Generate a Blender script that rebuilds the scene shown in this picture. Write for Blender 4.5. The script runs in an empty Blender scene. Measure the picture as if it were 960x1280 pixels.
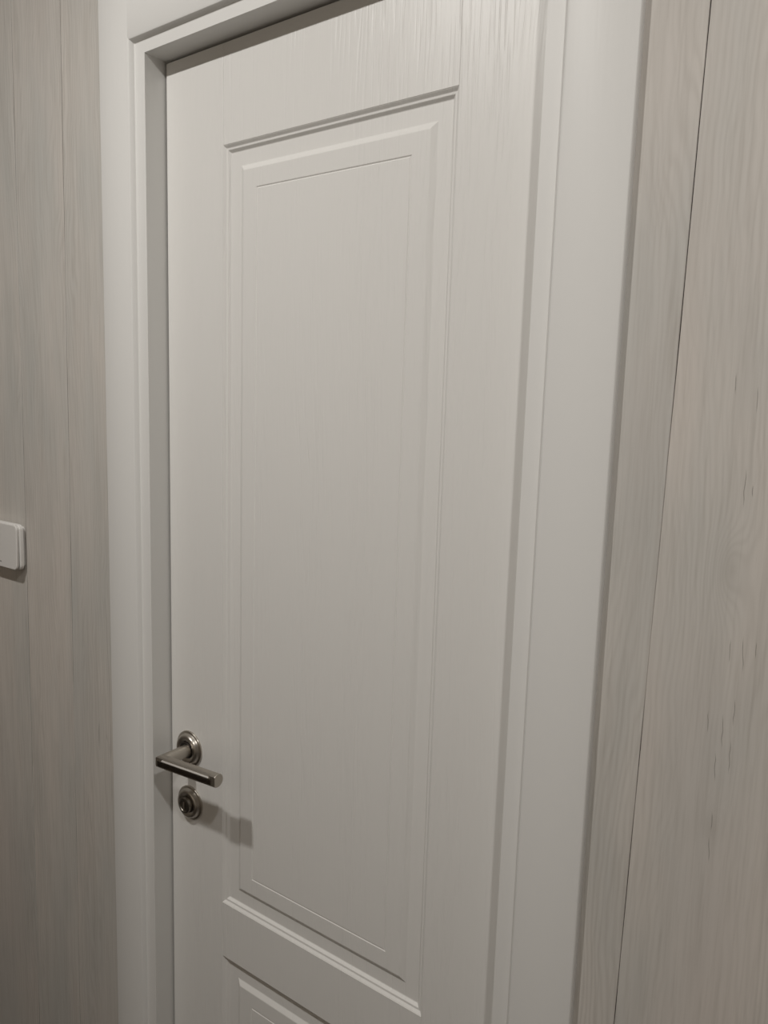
import bpy, bmesh, math, random
from mathutils import Vector, Matrix

random.seed(7)
scene = bpy.context.scene
COL = scene.collection

# ------------------------------------------------------------------ camera
# x to the right, y away from the viewer (door face is y = 0), z up, metres
cam_data = bpy.data.cameras.new('camera')
cam = bpy.data.objects.new('camera', cam_data)
COL.objects.link(cam)
R = ((0.81497739, 0.57870477, 0.03020985),      # right
     (-0.1030512, 0.09342973, 0.99027841),      # up
     (-0.57025634, 0.81016768, -0.13577934))    # forward
M = Matrix(((R[0][0], R[1][0], -R[2][0], 0.91058),
            (R[0][1], R[1][1], -R[2][1], -0.72875),
            (R[0][2], R[1][2], -R[2][2], 1.52718),
            (0, 0, 0, 1)))
cam.matrix_world = M
cam_data.sensor_fit = 'VERTICAL'
cam_data.sensor_height = 24.0
cam_data.lens = 934.09 / 1280 * 24.0
cam_data.clip_start = 0.02
scene.camera = cam

# ------------------------------------------------------------------ world, exposure
world = bpy.data.worlds.new('world')
scene.world = world
world.use_nodes = True
world.node_tree.nodes['Background'].inputs[0].default_value = (0.9, 0.95, 1.0, 1)
world.node_tree.nodes['Background'].inputs[1].default_value = 0.0
scene.view_settings.view_transform = 'Standard'
scene.view_settings.look = 'None'
scene.view_settings.gamma = 1.0
scene.view_settings.use_curve_mapping = False
scene.view_settings.exposure = 0.0

LIGHT_COLOR = (1.0, 0.973, 0.935)
LIGHT_POWER = (11.0, 8.6)
LIGHTS = [(0.03, -0.86), (1.20, -0.86)]
CEIL = 2.485
WALL_Y = -0.0335         # finished face of the door wall
BACK_Y = -1.75
LEFT_X, RIGHT_X = -2.2, 3.2


# ------------------------------------------------------------------ helpers
def link(name, me, mat, parent=None, smooth=False):
    o = bpy.data.objects.new(name, me)
    COL.objects.link(o)
    if mat is not None and not me.materials:
        me.materials.append(mat)
    if smooth:
        for p in me.polygons:
            p.use_smooth = True
    if parent is not None:
        o.parent = parent
        o.matrix_parent_inverse = Matrix.Identity(4)
        o.location = -world_loc(parent)
    return o


def world_loc(o):
    v = Vector(o.location)
    while o.parent is not None:
        o = o.parent
        v += Vector(o.location)
    return v


def obj(name, bm, mat, parent=None, smooth=False, fix=True):
    if fix:
        bmesh.ops.recalc_face_normals(bm, faces=bm.faces)
    me = bpy.data.meshes.new(name)
    bm.to_mesh(me)
    bm.free()
    return link(name, me, mat, parent, smooth)


def tag(o, label=None, cat=None, group=None, kind=None):
    if label: o['label'] = label
    if cat: o['category'] = cat
    if group: o['group'] = group
    if kind: o['kind'] = kind
    return o


def empty(name, loc):
    o = bpy.data.objects.new(name, None)
    COL.objects.link(o)
    o.location = loc
    o.empty_display_size = 0.05
    return o


def box(bm, x0, x1, y0, y1, z0, z1, bevel=0.0, seg=2):
    r = bmesh.ops.create_cube(bm, size=1.0)
    vs = r['verts']
    for v in vs:
        v.co = Vector((x0 + (v.co.x + .5) * (x1 - x0), y0 + (v.co.y + .5) * (y1 - y0), z0 + (v.co.z + .5) * (z1 - z0)))
    if bevel > 0:
        es = list({e for v in vs for e in v.link_edges})
        bmesh.ops.bevel(bm, geom=es, offset=bevel, segments=seg, affect='EDGES', profile=0.5)
    return bm


def loft(bm, rings, closed=True, caps=True):
    """rings: lists of points with equal count; quads between consecutive rings"""
    vr = [[bm.verts.new(p) for p in ring] for ring in rings]
    n = len(vr[0])
    for a, b in zip(vr[:-1], vr[1:]):
        for i in range(n if closed else n - 1):
            j = (i + 1) % n
            bm.faces.new((a[i], a[j], b[j], b[i]))
    if caps:
        bm.faces.new(vr[0])
        bm.faces.new(vr[-1])
    return vr


def lathe_y(bm, prof, cx, cz, seg=56, cap_end=True):
    """profile (radius, y) turned about an axis along y"""
    rings = []
    for r, y in prof:
        rings.append([(cx + r * math.cos(2 * math.pi * k / seg), y, cz + r * math.sin(2 * math.pi * k / seg)) for k in range(seg)])
    vr = loft(bm, rings, True, False)
    bm.faces.new(vr[-1])
    bm.faces.new(vr[0])


def edge_split(o, deg=35):
    for p in o.data.polygons:
        p.use_smooth = True
    m = o.modifiers.new('edges', 'EDGE_SPLIT')
    m.split_angle = math.radians(deg)


# ------------------------------------------------------------------ materials
def new_mat(name):
    m = bpy.data.materials.new(name)
    m.use_nodes = True
    nt = m.node_tree
    b = nt.nodes['Principled BSDF']
    return m, nt, b


class N:
    """tiny node-graph helper"""
    def __init__(self, nt):
        self.nt = nt

    def node(self, t, **kw):
        n = self.nt.nodes.new(t)
        for k, v in kw.items():
            setattr(n, k, v)
        return n

    def put(self, sock, v):
        if hasattr(v, 'is_output'):
            self.nt.links.new(v, sock)
        else:
            sock.default_value = v

    def math(self, op, a, b=0.0, c=0.0, clamp=False):
        n = self.node('ShaderNodeMath', operation=op, use_clamp=clamp)
        self.put(n.inputs[0], a); self.put(n.inputs[1], b); self.put(n.inputs[2], c)
        return n.outputs[0]

    def scale(self, vec, s, off=(0, 0, 0)):
        n = self.node('ShaderNodeVectorMath', operation='MULTIPLY_ADD')
        self.put(n.inputs[0], vec); n.inputs[1].default_value = s
        self.put(n.inputs[2], off)
        return n.outputs[0]

    def noise(self, vec, scale=1.0, detail=2.0, rough=0.5, dist=0.0):
        n = self.node('ShaderNodeTexNoise')
        self.put(n.inputs['Vector'], vec)
        n.inputs['Scale'].default_value = scale
        n.inputs['Detail'].default_value = detail
        n.inputs['Roughness'].default_value = rough
        n.inputs['Distortion'].default_value = dist
        return n.outputs['Fac']

    def ramp(self, fac, a, b):
        n = self.node('ShaderNodeMapRange', clamp=True)
        self.put(n.inputs[0], fac)
        n.inputs[1].default_value = a; n.inputs[2].default_value = b
        return n.outputs[0]

    def mix(self, fac, a, b):
        n = self.node('ShaderNodeMix', data_type='RGBA')
        self.put(n.inputs[0], fac); self.put(n.inputs[6], a); self.put(n.inputs[7], b)
        return n.outputs[2]


def white_film(name, color=(0.80, 0.79, 0.765), bump=0.42, rough=0.36):
    """white film with an embossed vertical wood grain"""
    m, nt, b = new_mat(name)
    g = N(nt)
    co = g.node('ShaderNodeTexCoord').outputs['Object']
    warp = g.noise(g.scale(co, (9, 9, 1.6)), 1.0, 2.0, 0.5)
    sep = g.node('ShaderNodeSeparateXYZ'); nt.links.new(co, sep.inputs[0])
    u = g.math('ADD', sep.outputs[0], g.math('MULTIPLY', warp, 0.05))
    comb = g.node('ShaderNodeCombineXYZ')
    nt.links.new(u, comb.inputs[0]); nt.links.new(sep.outputs[1], comb.inputs[1]); nt.links.new(sep.outputs[2], comb.inputs[2])
    fib = g.noise(g.scale(comb.outputs[0], (460, 60, 8)), 1.0, 2.0, 0.6)
    pore = g.ramp(g.noise(g.scale(comb.outputs[0], (300, 40, 11)), 1.0, 1.0, 0.5), 0.50, 0.66)
    band = g.ramp(g.noise(g.scale(comb.outputs[0], (22, 10, 0.9)), 1.0, 1.0, 0.5), 0.35, 0.65)
    h = g.math('SUBTRACT', g.math('MULTIPLY', fib, 0.5), g.math('MULTIPLY', pore, g.math('MULTIPLY_ADD', band, 0.8, 0.25)))
    bp = g.node('ShaderNodeBump')
    bp.inputs['Strength'].default_value = bump
    bp.inputs['Distance'].default_value = 0.0006
    nt.links.new(h, bp.inputs['Height'])
    nt.links.new(bp.outputs[0], b.inputs['Normal'])
    b.inputs['Base Color'].default_value = (*color, 1)
    b.inputs['Roughness'].default_value = rough
    b.inputs['Specular IOR Level'].default_value = 0.26
    return m


KNOTS = [(0.795, 1.160, 0.010, 0.026), (0.790, 1.398, 0.013, 0.034), (0.800, 1.800, 0.010, 0.05)]
# drying cracks of the knotty board: (x, z) of the lower and of the upper end
CRACKS = [(0.7963, 1.4496, 0.7956, 1.49), (0.8027, 1.4619, 0.8019, 1.4741), (0.7953, 1.1551, 0.7949, 1.1767), (0.7959, 1.1238, 0.7941, 1.1531), (0.7966, 1.3136, 0.7963, 1.3391), (0.8082, 1.3068, 0.8062, 1.344), (0.8176, 1.3227, 0.8166, 1.3404), (0.7843, 1.2463, 0.7837, 1.2696), (0.8053, 1.2575, 0.8047, 1.287), (0.7975, 1.2327, 0.7962, 1.2714), (0.7942, 1.2012, 0.7927, 1.2343), (0.8053, 1.2124, 0.804, 1.2497), (0.7815, 1.5476, 0.781, 1.5677), (0.799, 1.5312, 0.7991, 1.5578)]


def whitewashed_wood(name, light=(0.665, 0.622, 0.575), grey=(0.562, 0.552, 0.522), knots=True):
    m, nt, b = new_mat(name)
    g = N(nt)
    co = g.node('ShaderNodeTexCoord').outputs['Object']
    rnd = g.node('ShaderNodeObjectInfo').outputs['Random']
    offn = g.node('ShaderNodeCombineXYZ')
    g.put(offn.inputs[0], g.math('MULTIPLY', rnd, 7.0)); g.put(offn.inputs[2], g.math('MULTIPLY', rnd, 23.0))
    add = g.node('ShaderNodeVectorMath', operation='ADD')
    nt.links.new(co, add.inputs[0]); nt.links.new(offn.outputs[0], add.inputs[1])
    p = add.outputs[0]
    sep = g.node('ShaderNodeSeparateXYZ'); nt.links.new(co, sep.inputs[0])
    X, Z = sep.outputs[0], sep.outputs[2]
    # growth lines: contour lines of a bent height field, closed loops round the knots
    u = g.math('ADD', X, g.math('MULTIPLY', g.noise(g.scale(p, (8, 8, 1.5)), 1.0, 4.0, 0.55), 0.12))
    kn = None
    if knots:
        for kx, kz, sx, sz in KNOTS:
            dx = g.math('DIVIDE', g.math('SUBTRACT', X, kx), sx)
            dz = g.math('DIVIDE', g.math('SUBTRACT', Z, kz), sz)
            e = g.math('EXPONENT', g.math('MULTIPLY', g.math('ADD', g.math('MULTIPLY', dx, dx), g.math('MULTIPLY', dz, dz)), -1.0))
            kn = e if kn is None else g.math('ADD', kn, e)
        u = g.math('ADD', u, g.math('MULTIPLY', kn, 0.030))
    ph = g.math('MULTIPLY', u, 2 * math.pi / 0.0064)
    ring = g.math('MULTIPLY_ADD', g.math('SINE', ph), 0.5, 0.5)
    ring = g.math('POWER', ring, 1.6)
    rmask = g.ramp(g.noise(g.scale(p, (11, 11, 1.4)), 1.0, 2.0, 0.5), 0.38, 0.68)
    fib = g.noise(g.scale(p, (260, 60, 9)), 1.0, 3.0, 0.65)
    fib2 = g.noise(g.scale(p, (70, 30, 3.2)), 1.0, 3.0, 0.6)
    patch = g.ramp(g.noise(g.scale(p, (9, 9, 2.2)), 1.0, 3.0, 0.55), 0.36, 0.66)
    col = g.mix(patch, (*light, 1), (*grey, 1))
    pink = g.ramp(g.noise(g.scale(p, (6, 6, 1.7), (3.3, 0, 9.1)), 1.0, 2.0, 0.5), 0.5, 0.72)
    col = g.mix(g.math('MULTIPLY', pink, 0.45), col, (0.63, 0.570, 0.53, 1))
    dark = (0.33, 0.30, 0.26, 1)
    col = g.mix(g.math('MULTIPLY', g.math('MULTIPLY', ring, g.math('MULTIPLY_ADD', rmask, 0.85, 0.1)), 0.23), col, dark)
    col = g.mix(g.math('MULTIPLY', g.ramp(fib, 0.48, 0.82), 0.34), col, dark)
    col = g.mix(g.math('MULTIPLY', g.ramp(fib2, 0.50, 0.78), 0.20), col, dark)
    col = g.mix(g.math('MULTIPLY', g.ramp(fib2, 0.46, 0.25), 0.18), col, (0.70, 0.68, 0.64, 1))
    if knots:
        col = g.mix(g.math('MULTIPLY', g.math('POWER', kn, 2.5), 0.22), col, dark)
    # fine drying cracks: thin ridges of a stretched noise, only in places
    cr = g.noise(g.scale(p, (75, 20, 3.4)), 1.0, 0.0, 0.5)
    line = g.math('SUBTRACT', 1.0, g.math('MULTIPLY', g.math('ABSOLUTE', g.math('SUBTRACT', cr, 0.5)), 42.0), clamp=True)
    cm = g.ramp(g.noise(g.scale(p, (60, 16, 9.0), (1.7, 0, 4.4)), 1.0, 2.0, 0.5), 0.54, 0.60)
    zone = g.ramp(g.noise(g.scale(p, (7, 7, 2.5), (5.7, 0, 2.4)), 1.0, 1.0, 0.5), 0.62, 0.70)
    crack = g.math('MULTIPLY', g.math('MULTIPLY', line, cm), g.math('MULTIPLY', zone, 0.6))
    if knots:
        wob = g.math('MULTIPLY', g.math('SUBTRACT', g.noise(g.scale(co, (40, 1, 70)), 1.0, 1.0, 0.5), 0.5), 0.0022)
        xw = g.math('ADD', X, wob)
        for x0, z0, x1, z1 in CRACKS:
            k = (x1 - x0) / (z1 - z0)
            lx = g.math('ABSOLUTE', g.math('SUBTRACT', xw, g.math('MULTIPLY_ADD', Z, k, x0 - k * z0)))
            zz = g.math('ABSOLUTE', g.math('MULTIPLY', g.math('SUBTRACT', Z, (z0 + z1) / 2), 2.0 / (z1 - z0)))
            wid = g.math('MULTIPLY', g.math('SUBTRACT', 1.0, zz, clamp=True), 0.00075)     # tapers to both ends
            f = g.math('DIVIDE', g.math('SUBTRACT', g.math('MINIMUM', wid, 0.00042), lx), 0.0003, clamp=True)
            crack = g.math('MAXIMUM', crack, f)
    col = g.mix(g.math('MULTIPLY', crack, 0.55), col, (0.13, 0.115, 0.10, 1))
    nt.links.new(col, b.inputs['Base Color'])
    h = g.math('SUBTRACT', g.math('MULTIPLY', fib, -0.5), crack)
    bp = g.node('ShaderNodeBump')
    bp.inputs['Strength'].default_value = 0.35
    bp.inputs['Distance'].default_value = 0.0005
    nt.links.new(h, bp.inputs['Height'])
    nt.links.new(bp.outputs[0], b.inputs['Normal'])
    b.inputs['Roughness'].default_value = 0.55
    b.inputs['Specular IOR Level'].default_value = 0.35
    return m


def metal(name, color, rough, brushed=0.0, scale=(40, 600, 600)):
    m, nt, b = new_mat(name)
    g = N(nt)
    co = g.node('ShaderNodeTexCoord').outputs['Object']
    n = g.noise(g.scale(co, scale), 1.0, 3.0, 0.6)
    b.inputs['Base Color'].default_value = (*color, 1)
    b.inputs['Metallic'].default_value = 1.0
    g.put(b.inputs['Roughness'], g.math('MULTIPLY_ADD', n, brushed, rough - brushed * 0.5))
    return m


def plain(name, color, rough=0.5, spec=0.5, noise_amt=0.06, nscale=30):
    m, nt, b = new_mat(name)
    g = N(nt)
    co = g.node('ShaderNodeTexCoord').outputs['Object']
    n = g.noise(g.scale(co, (nscale, nscale, nscale)), 1.0, 3.0, 0.55)
    c2 = tuple(c * (1 - noise_amt) for c in color)
    nt.links.new(g.mix(n, (*color, 1), (*c2, 1)), b.inputs['Base Color'])
    b.inputs['Roughness'].default_value = rough
    b.inputs['Specular IOR Level'].default_value = spec
    return m


MAT_DOOR = white_film('white_door_film')
MAT_FRAME = white_film('white_frame_film', color=(0.80, 0.795, 0.775), bump=0.10, rough=0.42)
MAT_WOOD = whitewashed_wood('whitewashed_wood', knots=False)
MAT_WOOD_KNOTTY = whitewashed_wood('whitewashed_knotty_wood', knots=True)
MAT_PAPER = plain('beige_wallpaper', (0.62, 0.56, 0.49), 0.7, 0.3, 0.10, 60)
MAT_BACKING = plain('panel_backing', (0.10, 0.09, 0.08), 0.8)
MAT_NICKEL = metal('satin_nickel', (0.50, 0.465, 0.415), 0.41, 0.10)
MAT_NICKEL_SMOOTH = metal('polished_nickel', (0.54, 0.505, 0.455), 0.31, 0.05)
MAT_HIGHLIGHT = metal('painted_highlight_metal', (0.93, 0.91, 0.88), 0.52, 0.06)  # pale metal that paints the highlight line on the grip inlay
MAT_KNOB = metal('dark_nickel', (0.25, 0.23, 0.20), 0.34, 0.08)
MAT_CHROME = metal('polished_chrome', (0.60, 0.58, 0.55), 0.09, 0.02)
MAT_DARKMETAL = metal('dark_recess_metal', (0.12, 0.11, 0.10), 0.35, 0.05)
MAT_PLASTIC = plain('white_switch_plastic', (0.77, 0.755, 0.73), 0.3, 0.5, 0.01)
MAT_MARK = plain('grey_print', (0.35, 0.34, 0.32), 0.5)
MAT_CEIL = plain('ceiling_paint', (0.80, 0.79, 0.77), 0.8, 0.3, 0.02)
MAT_FLOOR = plain('floor_laminate', (0.040, 0.029, 0.021), 0.45, 0.5, 0.3, 12)

# ------------------------------------------------------------------ room shell
OX0, OX1, OZ1 = -0.034, 0.624, 2.034       # opening in the door wall


def struct(name, bm, mat, label):
    return tag(obj(name, bm, mat), label, None, None, 'structure')


PT = 0.008                                    # cladding thickness
wall = struct('wall_back', bmesh.new(), MAT_BACKING, 'wall around the white door, clad in whitewashed wooden boards')
bm = bmesh.new()
box(bm, LEFT_X, OX0, WALL_Y + PT, 0.12, 0, CEIL)
box(bm, OX1, RIGHT_X, WALL_Y + PT, 0.12, 0, CEIL)
box(bm, OX0, OX1, WALL_Y + PT, 0.12, OZ1, CEIL)
bm.to_mesh(wall.data); bm.free()

bm = bmesh.new(); box(bm, LEFT_X - .1, RIGHT_X + .1, BACK_Y - .1, 0.12, -0.1, 0)
struct('floor', bm, MAT_FLOOR, 'dark brown laminate floor of the hall')
bm = bmesh.new(); box(bm, LEFT_X - .1, RIGHT_X + .1, BACK_Y - .1, 0.12, CEIL, CEIL + .1)
struct('ceiling', bm, MAT_CEIL, 'plain white ceiling of the hall')
bm = bmesh.new(); box(bm, LEFT_X - .1, LEFT_X, BACK_Y - .1, 0.12, 0, CEIL)
struct('wall_left', bm, MAT_PAPER, 'beige papered wall at the left end of the hall')
bm = bmesh.new(); box(bm, RIGHT_X, RIGHT_X + .1, BACK_Y - .1, 0.12, 0, CEIL)
struct('wall_right', bm, MAT_PAPER, 'beige papered wall at the right end of the hall')
bm = bmesh.new(); box(bm, LEFT_X, RIGHT_X, BACK_Y - .1, BACK_Y, 0, CEIL)
struct('wall_front', bm, MAT_PAPER, 'beige papered wall opposite the door')
# the dark room beyond the door is closed off behind the leaf
bm = bmesh.new(); box(bm, OX0, OX1, 0.115, 0.12, 0, OZ1)
obj('backing_board', bm, MAT_BACKING, wall)

# cladding boards: joints lean a little, as in the photograph
SLOPE = 0.0128


def joint_x(x0, z):
    return x0 + SLOPE * (z - 1.45)


def wobble(seed, n, amp):
    rr = random.Random(seed)
    v, out = 0.0, []
    for i in range(n):
        v = 0.75 * v + rr.uniform(-amp, amp)
        out.append(v)
    return out


def plank(xa, xb, z0, z1, ga, gb, seed, clip_a=None, clip_b=None, mat=None):
    n = 46
    wa, wb = wobble(seed, n, 0.00022), wobble(seed + 50, n, 0.00022)
    bm = bmesh.new()
    rings = []
    for i in range(n):
        z = z0 + (z1 - z0) * i / (n - 1)
        a = clip_a if clip_a is not None else joint_x(xa, z) + ga + wa[i]
        b = clip_b if clip_b is not None else joint_x(xb, z) - gb + wb[i]
        c = 0.0006
        rings.append([(a, WALL_Y + PT, z), (a, WALL_Y + c, z), (a + c * .7, WALL_Y, z), (b - c * .7, WALL_Y, z), (b, WALL_Y + c, z), (b, WALL_Y + PT, z)])
    vr = loft(bm, rings)
    side = set()
    for ra, rb in zip(vr[:-1], vr[1:]):
        for i, j in ((0, 1), (4, 5)):                  # the bare brown core shows on the long edges
            side.add(frozenset((ra[i], ra[j], rb[i], rb[j])))
    for f in bm.faces:
        if frozenset(f.verts) in side:
            f.material_index = 1
    o = obj('plank', bm, mat or MAT_WOOD, wall)
    o.data.materials.append(MAT_BACKING)
    return o


LJ = [-1.98, -1.70, -1.56, -1.33, -1.05, -0.91, -0.63, -0.3440, -0.2075]
plank(0, LJ[0], 0, CEIL, 0, .0006, 1, clip_a=LEFT_X)
for i in range(len(LJ) - 1):
    plank(LJ[i], LJ[i + 1], 0, CEIL, .0006, .0006, 2 + i)
plank(LJ[-1], 0, 0, CEIL, .0006, 0, 9, clip_b=OX0)
RJ = [0.7302, 0.93, 1.07, 1.35, 1.63, 1.77, 2.05, 2.25, 2.53, 2.67, 2.95]
plank(0, RJ[0], 0, CEIL, 0, .00022, 11, clip_a=OX1)
for i in range(len(RJ) - 1):
    plank(RJ[i], RJ[i + 1], 0, CEIL, .00022, .00022, 12 + i, mat=MAT_WOOD_KNOTTY if i == 0 else None)
plank(RJ[-1], 0, 0, CEIL, .00022, 0, 30, clip_b=RIGHT_X)
TJ = [OX0, 0.11, 0.25, 0.45, OX1]
for i in range(4):
    plank(TJ[i] - .01, TJ[i + 1] - .01, OZ1, CEIL, .0004, .0004, 40 + i, clip_a=OX0 if i == 0 else None, clip_b=OX1 if i == 3 else None)


# ------------------------------------------------------------------ door frame (jambs, casings, stops)
CAS_Y = -0.042
JAMB_Y = -0.034
frame = tag(empty('trim_1', (0.295, 0, 0)), 'white door frame with flat wide casings and stepped inner edge', None, None, 'structure')
OPEN_L, OPEN_R, OPEN_T = -0.0008, 0.5901, 1.9995

bm = bmesh.new(); box(bm, OX0, OPEN_L, JAMB_Y, 0.11, 0, OPEN_T); obj('jamb', bm, MAT_FRAME, frame)
bm = bmesh.new(); box(bm, OPEN_R, OX1, JAMB_Y, 0.11, 0, OPEN_T); obj('jamb', bm, MAT_FRAME, frame)
bm = bmesh.new(); box(bm, OX0, OX1, JAMB_Y, 0.11, OPEN_T, OZ1); obj('head_jamb', bm, MAT_FRAME, frame)
bm = bmesh.new(); box(bm, OPEN_L, OPEN_L + .012, 0.042, 0.06, 0, OPEN_T); obj('door_stop', bm, MAT_FRAME, frame)
bm = bmesh.new(); box(bm, OPEN_R - .012, OPEN_R, 0.042, 0.06, 0, OPEN_T); obj('door_stop', bm, MAT_FRAME, frame)
bm = bmesh.new(); box(bm, OPEN_L + .012, OPEN_R - .012, 0.042, 0.06, OPEN_T - .012, OPEN_T); obj('door_stop', bm, MAT_FRAME, frame)

# casing profile: (distance from the inner edge, y)
CW = 0.0729
CAS_PROF = [(0.0, JAMB_Y + 0.0022), (0.0, JAMB_Y), (0.0012, JAMB_Y - 0.0008), (0.0026, JAMB_Y - 0.0042), (0.0048, JAMB_Y - 0.0070), (0.0072, CAS_Y)]
for k in range(1, 7):
    a = math.radians(15 * k)
    CAS_PROF.append((CW - 0.0028 + 0.0028 * math.sin(a), CAS_Y + 0.0028 * (1 - math.cos(a))))
CAS_PROF.append((CW, WALL_Y))
CAS_IN_L, CAS_IN_R, CAS_IN_T = -0.0212, 0.6085, 2.0145
CAS_TOP = CAS_IN_T + CW


def casing_vertical(x_in, sgn):
    bm = bmesh.new()
    loft(bm, [[(x_in + sgn * s, y, z) for s, y in CAS_PROF] for z in (0.0, CAS_TOP)])
    o = obj('casing', bm, MAT_FRAME, frame)
    edge_split(o, 28)


casing_vertical(CAS_IN_L, -1)
casing_vertical(CAS_IN_R, 1)
bm = bmesh.new()
dy = 0.00022
loft(bm, [[(x, y + dy if y < JAMB_Y - .001 else y, CAS_IN_T + s) for s, y in CAS_PROF] for x in (CAS_IN_L - 0.0069, CAS_IN_R + 0.0069)])
edge_split(obj('casing', bm, MAT_FRAME, frame), 28)

# ------------------------------------------------------------------ door
door = tag(empty('door_1', (0.295, 0, 0)), 'white panelled door with embossed wood grain and nickel lever handle', None, None, 'structure')
LT = 0.040
DX0, DX1, DZ0, DZ1 = 0.0022, 0.5878, 0.006, 1.9965
PX0, PX1 = 0.1172, 0.4780                      # inner edges of the stiles
Z_TOP, Z_MID1, Z_MID0, Z_BOT = 1.8694, 0.7726, 0.6823, 0.135

bm = bmesh.new(); box(bm, DX0, PX0, 0, LT, DZ0, DZ1, 0.0007); obj('stile', bm, MAT_DOOR, door)
bm = bmesh.new(); box(bm, PX1, DX1, 0, LT, DZ0, DZ1, 0.0007); obj('stile', bm, MAT_DOOR, door)
for nm, za, zb in (('top_rail', Z_TOP, DZ1), ('lock_rail', Z_MID0, Z_MID1), ('bottom_rail', DZ0, Z_BOT)):
    bm = bmesh.new(); box(bm, PX0 + .0001, PX1 - .0001, 0.00015, LT - .00015, za, zb, 0.0006); obj(nm, bm, MAT_DOOR, door)

# stepped moulding, recessed field, bevelled raised panel with a fine groove: (inset, y)
MOULD = [(-0.0003, 0.0006), (0.0006, 0.0009), (0.0034, 0.0033), (0.0040, 0.0035), (0.0058, 0.0036), (0.0064, 0.0039), (0.0092, 0.0066), (0.0100, 0.0069)]
PANEL = [(0.0100, 0.0069), (0.0280, 0.0069), (0.0290, 0.0066), (0.0352, 0.0031), (0.0362, 0.0028), (0.0592, 0.0028), (0.0606, 0.0038), (0.0620, 0.0028)]


def rect_rings(bm, prof, z0, z1, cap):
    rings = []
    for s, y in prof:
        rings.append([(PX0 + s, y, z0 + s), (PX1 - s, y, z0 + s), (PX1 - s, y, z1 - s), (PX0 + s, y, z1 - s)])
    vr = loft(bm, rings, True, False)
    if cap:
        bm.faces.new(vr[-1])
    return vr


def solid_back(o):
    m = o.modifiers.new('thickness', 'SOLIDIFY')
    m.thickness = 0.006
    m.offset = -1.0


for z0, z1 in ((Z_MID1, Z_TOP), (Z_BOT, Z_MID0)):
    bm = bmesh.new()
    rect_rings(bm, MOULD + [(0.0100, 0.026), (-0.0003, 0.026), (-0.0003, 0.0006)], z0, z1, False)
    o = obj('moulding', bm, MAT_DOOR, door)
    bm = bmesh.new()
    vr = rect_rings(bm, [(0.0100, 0.026)] + PANEL, z0, z1, True)
    bm.faces.new(vr[0])
    p = obj('panel', bm, MAT_DOOR, door)

# ---- lever handle
HX, HZ = 0.0445, 0.9998
handle = empty('door_handle', (0, 0, 0))
handle.parent = door
handle.location = Vector((HX, 0, HZ)) - Vector(door.location)


def rosette(parent, cx, cz, r=0.0278, name='rosette', mat=None):
    bm = bmesh.new()
    prof = [(r, 0.0), (r, -0.0018), (r - .0005, -0.0025), (r - .0034, -0.0030), (r - .0042, -0.0044), (r - .0050, -0.0066), (r - .0058, -0.0080),
            (r - .0068, -0.0088), (r - .0080, -0.0091), (r - .0100, -0.0089), (r - .0130, -0.0080), (r - .0142, -0.0074), (r - .0148, -0.0050)]
    lathe_y(bm, prof, cx, cz)
    o = obj(name, bm, mat or MAT_NICKEL_SMOOTH, parent)
    edge_split(o, 40)
    return o


def sub(parent_empty, name, bm, mat, deg=40):
    o = obj(name, bm, mat, parent_empty)
    edge_split(o, deg)
    return o


rosette(handle, HX, HZ)
# knurled collar round the neck
bm = bmesh.new()
seg = 60
rings = []
for yy, rr in ((-0.0045, 0.0128), (-0.0088, 0.0128), (-0.0096, 0.0118), (-0.0096, 0.0080)):
    rings.append([(HX + (rr + (0.0004 if k % 2 and rr > .0119 else 0)) * math.cos(2 * math.pi * k / seg), yy, HZ + (rr + (0.0004 if k % 2 and rr > .0119 else 0)) * math.sin(2 * math.pi * k / seg)) for k in range(seg)])
loft(bm, rings)
sub(handle, 'collar', bm, MAT_DARKMETAL, 20)

BR = 0.0097          # bar radius
BAR_Y = -0.0545      # bar axis
RISE = math.radians(4.0)
NX = HX + 0.0030      # lever axis
# neck: round bar coming out of the door, mitred into the grip
seg = 40
bm = bmesh.new()
r0 = [(NX + 0.0093 * math.cos(2 * math.pi * k / seg), -0.005, HZ + 0.0093 * math.sin(2 * math.pi * k / seg)) for k in range(seg)]
r1 = []
for k in range(seg):
    cx, cz = BR * math.cos(2 * math.pi * k / seg), BR * math.sin(2 * math.pi * k / seg)
    r1.append((NX + max(cx, -0.0080), BAR_Y + max(cx, -0.0062), HZ + cz))          # 45 degree mitre plane
loft(bm, [r0, r1])
sub(handle, 'neck', bm, MAT_NICKEL)
# grip: round with a flat front, tip cut square
TIPX = HX + 0.1230


def grip_section(t):
    """points round the bar; the front is planed flat"""
    pts = []
    flat = 0.0066
    a0 = math.acos(flat / BR)
    n = 34
    for k in range(n + 1):
        a = a0 + (2 * math.pi - 2 * a0) * k / n            # angle from the front (-y)
        py, pz = -BR * math.cos(a), BR * math.sin(a)
        pts.append((py, pz))
    out = []
    for py, pz in pts:
        out.append((t, BAR_Y + py, HZ + pz + (t - NX) * math.tan(RISE)))
    return out


bm = bmesh.new()
# the outer (front) side of the elbow reaches further left than the inner side
sec0 = [(NX + max(y - BAR_Y, -0.0062), y, z) for x, y, z in grip_section(NX)]
end = grip_section(TIPX - 0.0008)
tz = HZ + (TIPX - NX) * math.tan(RISE)
end2 = [(TIPX, BAR_Y + (y - BAR_Y) * 0.93, tz + (z - tz) * 0.93) for x, y, z in end]
loft(bm, [sec0] + [grip_section(NX + d) for d in (0.014, 0.05, 0.09)] + [end, end2])
grip = sub(handle, 'lever', bm, MAT_NICKEL, 30)
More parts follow.
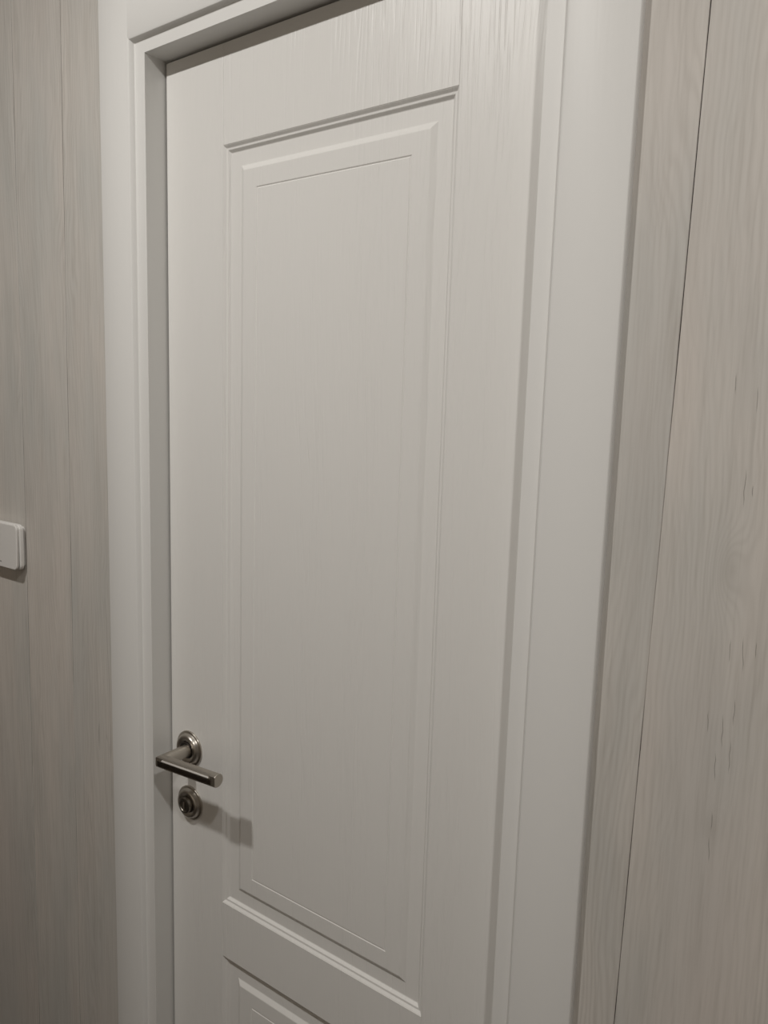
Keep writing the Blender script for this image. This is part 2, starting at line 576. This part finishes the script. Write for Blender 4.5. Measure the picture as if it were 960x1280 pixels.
# polished strip let into the flat front of the grip
bm = bmesh.new()
hw = 0.0052
FR = BAR_Y - 0.0066
prof = [(-hw, FR + 0.0010), (-hw, FR - 0.0010), (-hw + .0004, FR - 0.0014)]
for k in range(7):                                    # rounded upper edge
    a = math.radians(15 * k)
    prof.append((hw - 0.0018 + 0.0018 * math.sin(a), FR + 0.0004 - 0.0018 * math.cos(a)))
prof.append((hw, FR + 0.0010))
loft(bm, [[(x, y, HZ + s + (x - NX) * math.tan(RISE)) for s, y in prof] for x in (NX - 0.002, TIPX - 0.007)])
sub(handle, 'chrome_inlay', bm, MAT_CHROME, 32)['label'] = 'shiny chrome strip'

bm = bmesh.new()  # added pale strip standing in for the highlight along the inlay's upper edge
prof = [(hw - .0011, FR - .0010), (hw - .0012, FR - .0022), (hw - .0004, FR - .0024), (hw + .0006, FR - .0016), (hw + .0010, FR - .0004), (hw + .0004, FR + .0010)]
loft(bm, [[(x, y, HZ + s + (x - NX) * math.tan(RISE)) for s, y in prof] for x in (NX + 0.008, TIPX - 0.012)])
sub(handle, 'inlay_highlight', bm, MAT_HIGHLIGHT, 50)

# ---- privacy lock below the handle
KX, KZ = 0.0458, 0.9108
lock = empty('privacy_lock', (0, 0, 0))
lock.parent = door
lock.location = Vector((KX, 0, KZ)) - Vector(door.location)
rosette(lock, KX, KZ, 0.0272, mat=MAT_NICKEL_SMOOTH)
bm = bmesh.new()
lathe_y(bm, [(0.0124, -0.0045), (0.0124, -0.0128), (0.0118, -0.0138), (0.0092, -0.0141), (0.0086, -0.0132), (0.0066, -0.0130)], KX, KZ, 48)
sub(lock, 'knob', bm, MAT_KNOB)
bm = bmesh.new(); box(bm, KX - .0011, KX + .0011, -0.0148, -0.0128, KZ - .0062, KZ + .0062, 0.0005)
sub(lock, 'slot', bm, MAT_NICKEL_SMOOTH)

# ------------------------------------------------------------------ light switch on the left
SX1, SZ0, SZ1 = -0.3435, 1.2285, 1.3090
SW = 0.118
SX0 = SX1 - SW
switch = tag(empty('light_switch', ((SX0 + SX1) / 2, WALL_Y, SZ0)), 'white plastic rocker light switch on the wooden wall left of the door', 'light switch')


def rounded_slab(bm, x0, x1, z0, z1, r, ys, ins, n=6, tilt=None):
    rings = []
    for y, s in zip(ys, ins):
        pts = []
        for cx, cz, a0 in ((x1 - r, z1 - r, 0), (x0 + r, z1 - r, 90), (x0 + r, z0 + r, 180), (x1 - r, z0 + r, 270)):
            for k in range(n + 1):
                a = math.radians(a0 + 90 * k / n)
                px, pz = cx + (r - s) * math.cos(a), cz + (r - s) * math.sin(a)
                yy = y
                if tilt:
                    yy = y + tilt * (pz - (z0 + z1) / 2)
                pts.append((px, yy, pz))
        rings.append(pts)
    loft(bm, rings)


B0, F0, F1, K0, K1 = WALL_Y, WALL_Y - .0060, WALL_Y - .0125, WALL_Y - .0136, WALL_Y - .0185
bm = bmesh.new()
rounded_slab(bm, SX0 + .006, SX1 - .006, SZ0 + .005, SZ1 - .005, 0.005, (B0, F0), (0, 0))
sub(switch, 'mounting_box', bm, MAT_PLASTIC, 15)
bm = bmesh.new()
rounded_slab(bm, SX0, SX1, SZ0, SZ1, 0.0095, (F0, F1 + .0016, F1 + .0004, F1), (0, 0, .0006, .0016))
sub(switch, 'frame', bm, MAT_PLASTIC, 15)
bm = bmesh.new()
rounded_slab(bm, SX0 + .0010, SX1 - .0010, SZ0 + .0008, SZ1 - .0008, 0.009, (K0, K1 + .0014, K1 + .0004, K1), (.0012, .0, .0004, .0014), tilt=0.024)
rk = sub(switch, 'rocker', bm, MAT_PLASTIC, 15)
bm = bmesh.new()
rounded_slab(bm, SX0 + .006, SX1 - .006, SZ0 + .006, SZ1 - .006, 0.004, (F1 + .001, K0 - .002), (0, 0))
sub(switch, 'rocker_core', bm, MAT_PLASTIC, 15)
bm = bmesh.new()
zc = SZ0 + 0.0105
yc = K1 + 0.024 * (zc - (SZ0 + SZ1) / 2)
box(bm, -0.4110, -0.3940, yc - .00012, yc + .0003, zc - .0014, zc + .0014, 0.0003, 1)
sub(rk, 'printed_mark', bm, MAT_MARK)

# ------------------------------------------------------------------ skirting boards
for nm, x0, x1 in (('baseboard_left', LEFT_X, CAS_IN_L - CW), ('baseboard_right', CAS_IN_R + CW, RIGHT_X)):
    bm = bmesh.new()
    box(bm, x0, x1, WALL_Y - .014, WALL_Y, 0, 0.07, 0.003)
    struct(nm, bm, MAT_FRAME, 'white skirting board on the wooden wall %s of the door' % nm.split('_')[1])

# ------------------------------------------------------------------ ceiling spotlights (above the frame)
m, nt, b = new_mat('lamp_lens')
b.inputs['Base Color'].default_value = (0.9, 0.9, 0.88, 1)
b.inputs['Emission Color'].default_value = (*LIGHT_COLOR, 1)
b.inputs['Emission Strength'].default_value = 6.0
MAT_LENS = m
for i, (lx, ly) in enumerate(LIGHTS):
    sp = tag(empty('ceiling_spotlight', (lx, ly, CEIL)),
             'round recessed ceiling spotlight ' + ('in front of the handle side of the door' if i == 0 else 'to the right of the door'), 'spotlight', 'ceiling spotlights')
    bm = bmesh.new()
    seg = 40
    rings = []
    for r, z in ((0.047, 0.0), (0.047, -0.002), (0.043, -0.0035), (0.037, -0.0035), (0.036, -0.001)):
        rings.append([(lx + r * math.cos(2 * math.pi * k / seg), ly + r * math.sin(2 * math.pi * k / seg), CEIL + z) for k in range(seg)])
    loft(bm, rings, True, False)
    edge_split(obj('trim_ring', bm, MAT_CHROME, sp))
    bm = bmesh.new()
    bmesh.ops.create_circle(bm, cap_ends=True, segments=40, radius=0.036)
    for v in bm.verts:
        v.co += Vector((lx, ly, CEIL - 0.0012))
    obj('lens', bm, MAT_LENS, sp, fix=False)
    ld = bpy.data.lights.new('spotlight_beam', 'AREA')
    ld.shape = 'DISK'
    ld.size = 0.066
    ld.energy = LIGHT_POWER[i]
    ld.color = LIGHT_COLOR
    lo = bpy.data.objects.new('spotlight_beam', ld)
    COL.objects.link(lo)
    lo.parent = sp
    lo.location = (0, 0, -0.004)
